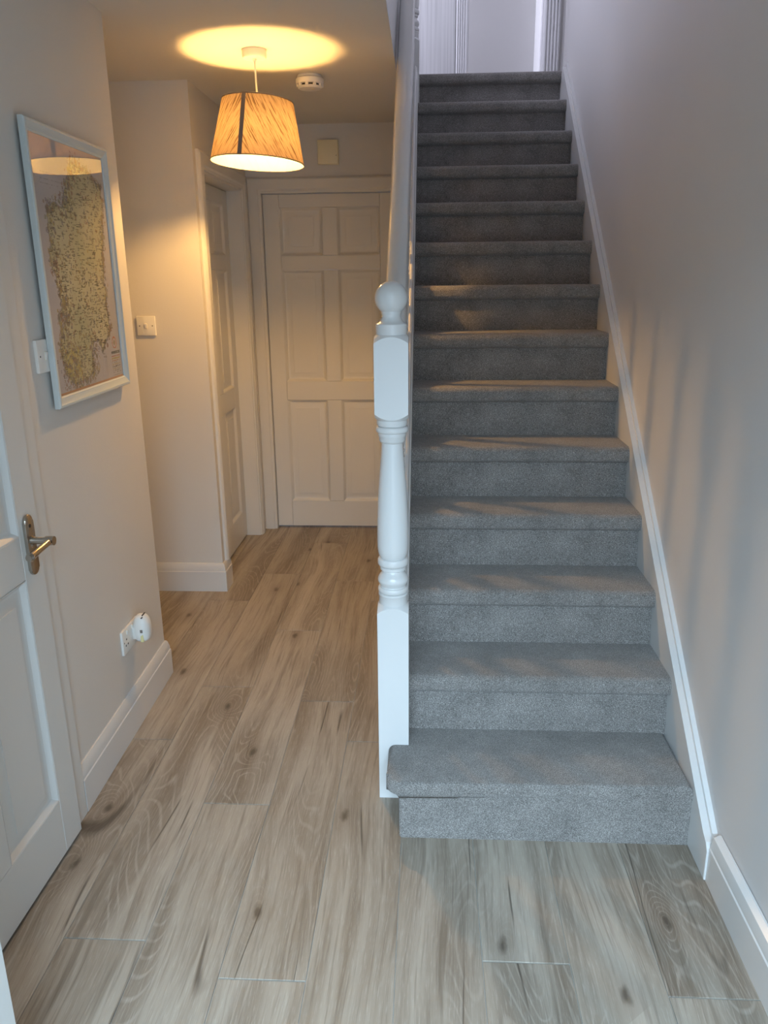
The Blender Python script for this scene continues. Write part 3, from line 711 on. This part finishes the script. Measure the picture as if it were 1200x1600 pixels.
bm = bmesh.new(); box(bm, (.029, on_front(.033, .004)-.0008, -.002), (.038, yf_+.010, .010), .0008, 1); finish('indicator_window', bm, 'seam', af)
bm = bmesh.new(); box(bm, (-.002, -.028, -.030), (.016, .028, .018), .006, 2); finish('plug', bm, 'plastic', af)
bm = bmesh.new(); lathe(bm, [(0, -.044), (.013, -.044), (.014, -.040), (.014, -.036), (0, -.036)], 20); xf(bm, Matrix.Translation((.026, 0, 0))); finish('base_cap', bm, 'plastic', af)

# ------------------------------------------------------------------ framed map
YA, YZ_, ZA, ZZ = 2.074, 2.626, 1.187, 1.919
fx = xlw(2.35)+.0005
pf = empty('framed_map', (fx, 2.35, 1.553), 'framed illustrated map in pale blue-grey moulded frame on the left wall', 'picture'); pf.rotation_euler = (0, 0, .0172)
# frame profile: (inward, outward from wall)
fp = [(0, .0100), (0, .0225), (.003, .026), (.009, .0265), (.012, .0240), (.021, .0215), (.024, .0200), (.0262, .0200), (.030, .0170), (.030, .0100)]
hw_, hh_ = (YZ_-YA)/2, (ZZ-ZA)/2
def frame_bar(c0, c1, d0, d1):
    bm = bmesh.new()
    A = [bm.verts.new((t, c0[0]+d0[0]*w, c0[1]+d0[1]*w)) for w, t in fp]; B = [bm.verts.new((t, c1[0]+d1[0]*w, c1[1]+d1[1]*w)) for w, t in fp]; n = len(fp)
    bm.faces.new(A); bm.faces.new(B)
    for i in range(n): bm.faces.new((A[i], B[i], B[(i+1) % n], A[(i+1) % n]))
    return finish('frame_bar', bm, 'frame', pf, 25)
cn = [(-hw_, -hh_), (hw_, -hh_), (hw_, hh_), (-hw_, hh_)]; dn = [(1, 1), (-1, 1), (-1, -1), (1, -1)]
for i in range(4): frame_bar(cn[i], cn[(i+1) % 4], dn[i], dn[(i+1) % 4])
iw, ih = hw_-.028, hh_-.028
g = bx('glass', (.0150, -iw, -ih), (.0160, iw, ih), 'glass', pf)
# print: coloured grid
LAND = [(2.312,1.792),(2.36,1.85),(2.481,1.837),(2.563,1.788),(2.562,1.694),(2.524,1.598),(2.517,1.501),(2.510,1.423),(2.527,1.372),(2.457,1.327),(2.389,1.352),(2.352,1.307),(2.365,1.268),(2.299,1.237),(2.197,1.237),(2.146,1.274),(2.153,1.352),(2.159,1.387),(2.208,1.419),(2.159,1.430),(2.215,1.471),(2.176,1.489),(2.165,1.556),(2.159,1.589),(2.159,1.637),(2.158,1.685),(2.157,1.709),(2.205,1.721),(2.268,1.723),(2.295,1.762)]
def inside(y, z):
    c = False; j = len(LAND)-1
    for i in range(len(LAND)):
        yi, zi = LAND[i]; yj, zj = LAND[j]
        if (zi > z) != (zj > z) and y < (yj-yi)*(z-zi)/(zj-zi)+yi: c = not c
        j = i
    return c
NYG, NZG = 176, 236
rnd = random.Random(3)
import numpy as np
rs = np.random.RandomState(5)
def smooth_noise(h, w, cell):
    gh, gw = int(h/cell)+3, int(w/cell)+3; g_ = rs.rand(gh, gw)
    yy_, xx_ = np.mgrid[0:h, 0:w]; fy = yy_/cell; fx_ = xx_/cell; y0 = fy.astype(int); x0 = fx_.astype(int); ty = fy-y0; tx = fx_-x0
    return (g_[y0, x0]*(1-ty)*(1-tx)+g_[y0+1, x0]*ty*(1-tx)+g_[y0, x0+1]*(1-ty)*tx+g_[y0+1, x0+1]*ty*tx)
img = np.zeros((NZG, NYG, 3)); n1 = smooth_noise(NZG, NYG, 22); n2 = smooth_noise(NZG, NYG, 7)
sea = np.array([.50, .495, .53]); land = np.array([.60, .57, .40]); green = np.array([.47, .48, .31])
yc = [pf.location.y-iw+2*iw*(i+.5)/NYG for i in range(NYG)]; zc = [1.553-ih+2*ih*(j+.5)/NZG for j in range(NZG)]
isl = np.zeros((NZG, NYG), bool)
for j in range(NZG):
    for i in range(NYG):
        w = .012*(n2[j, i]-.5)*2
        isl[j, i] = inside(yc[i]+w, zc[j]+w)
img[:] = sea; img *= (.95+.1*n1)[..., None]
img[isl] = (land*(n1[..., None])+green*(1-n1[..., None]))[isl]*(.93+.14*n2[..., None][isl])
# coast hachure
edge = np.zeros_like(isl)
for dj in (-1, 0, 1):
    for di in (-1, 0, 1): edge |= (np.roll(np.roll(isl, dj, 0), di, 1) != isl)
img[edge] *= .62
# little drawings and place names
def spot(j, i, r, colr, a=1):
    for dj in range(-r, r+1):
        for di in range(-r, r+1):
            if 0 <= j+dj < NZG and 0 <= i+di < NYG and rnd.random() < .7 and dj*dj+di*di <= r*r+1: img[j+dj, i+di] = img[j+dj, i+di]*(1-a)+np.array(colr)*a
pal = [(.20, .15, .10), (.28, .20, .13), (.24, .24, .16), (.30, .16, .12), (.17, .17, .18), (.34, .27, .15), (.22, .19, .24), (.40, .31, .10)]
cells = np.argwhere(isl); ec = np.argwhere(edge)
for _ in range(900):
    j, i = cells[rnd.randrange(len(cells))]; spot(j, i, rnd.choice((0, 0, 1, 1)), rnd.choice(pal), .85)
west = [(j, i) for j, i in ec if i < NYG*.62]; east = [(j, i) for j, i in ec if i >= NYG*.62]
for lst, cnt, sp_ in ((west, 900, 9), (east, 260, 4)):
    for _ in range(cnt):
        j, i = lst[rnd.randrange(len(lst))]; spot(j+int(rnd.gauss(0, sp_*.6)), i+abs(int(rnd.gauss(0, sp_)))-2, rnd.choice((0, 1, 1, 2)), rnd.choice(pal), .8)
for _ in range(900):
    j, i = cells[rnd.randrange(len(cells))]; L = rnd.randint(3, 9)
    for k in range(L):
        if i+k < NYG and rnd.random() < .72: img[j, i+k] *= .42
for _ in range(420):
    j = int(rnd.gauss(26, 13)); i = int(rnd.gauss(42, 15)); spot(j, i, rnd.choice((0, 1, 1)), rnd.choice(pal), .75)
for _ in range(70):
    j = rnd.randint(12, 42); i = rnd.randint(22, 58); spot(j, i, 1, (.52, .45, .14), .7)
# title lines upper left, faint; legend lower right
for row, (z, a, b) in enumerate(((1.80, 2.15, 2.27), (1.785, 2.15, 2.28), (1.771, 2.15, 2.26))):
    j = int((z-(1.553-ih))/(2*ih)*NZG)
    for i in range(int((a-yc[0])/(2*iw)*NYG), int((b-yc[0])/(2*iw)*NYG)):
        if rnd.random() < .6: img[j, i] *= .72
def leg(z0, z1, y0, y1, colr, dens=1):
    for j in range(NZG):
        if not z0 <= zc[j] <= z1: continue
        for i in range(NYG):
            if y0 <= yc[i] <= y1 and rnd.random() < dens: img[j, i] = colr
for j in range(NZG):
    for i in range(NYG):
        d = math.hypot((yc[i]-2.545), (zc[j]-1.330))
        if .015 < d < .019: img[j, i] = (.50, .16, .06)
        elif d < .008: img[j, i] = (.34, .28, .18)
leg(1.296, 1.305, 2.512, 2.585, (.12, .14, .15), .9)
for k, (c1, dn_) in enumerate([((.45, .15, .07), .95), ((.45, .36, .12), .9), ((.42, .2, .1), .8), ((.2, .18, .15), .55), ((.42, .36, .16), .9), ((.2, .18, .15), .55), ((.4, .34, .2), .85), ((.22, .2, .18), .5), ((.22, .2, .18), .5), ((.22, .2, .18), .5)]):
    z = 1.288-k*.0065; leg(z-.0022, z+.0012, 2.512, 2.582, c1, dn_)
leg(1.300, 1.304, 2.437, 2.468, (.3, .27, .26), .5); leg(1.290, 1.294, 2.445, 2.470, (.3, .27, .26), .5)
leg(1.207+.012, 1.2225, 2.09, 2.62, (.55, .30, .16), 1)
verts = [(.0142, -iw+2*iw*i/NYG, -ih+2*ih*j/NZG) for j in range(NZG+1) for i in range(NYG+1)]
faces = [(j*(NYG+1)+i, j*(NYG+1)+i+1, (j+1)*(NYG+1)+i+1, (j+1)*(NYG+1)+i) for j in range(NZG) for i in range(NYG)]
me = bpy.data.meshes.new('map_print'); me.from_pydata(verts, [], faces)
ca = me.color_attributes.new('print', 'FLOAT_COLOR', 'CORNER')
buf = np.ones((len(faces), 4, 4), dtype=np.float32); buf[:, :, :3] = img.reshape(-1, 3)[:, None, :]
ca.data.foreach_set('color', buf.ravel()); me.materials.append(M['print'])
mp_ = bpy.data.objects.new('map_print', me); COL.objects.link(mp_); mp_.parent = pf; mp_['label'] = 'printed map crowded with tiny drawings and place names'
bx('backing_board', (.0105, -iw, -ih), (.0138, iw, ih), 'grout', pf)
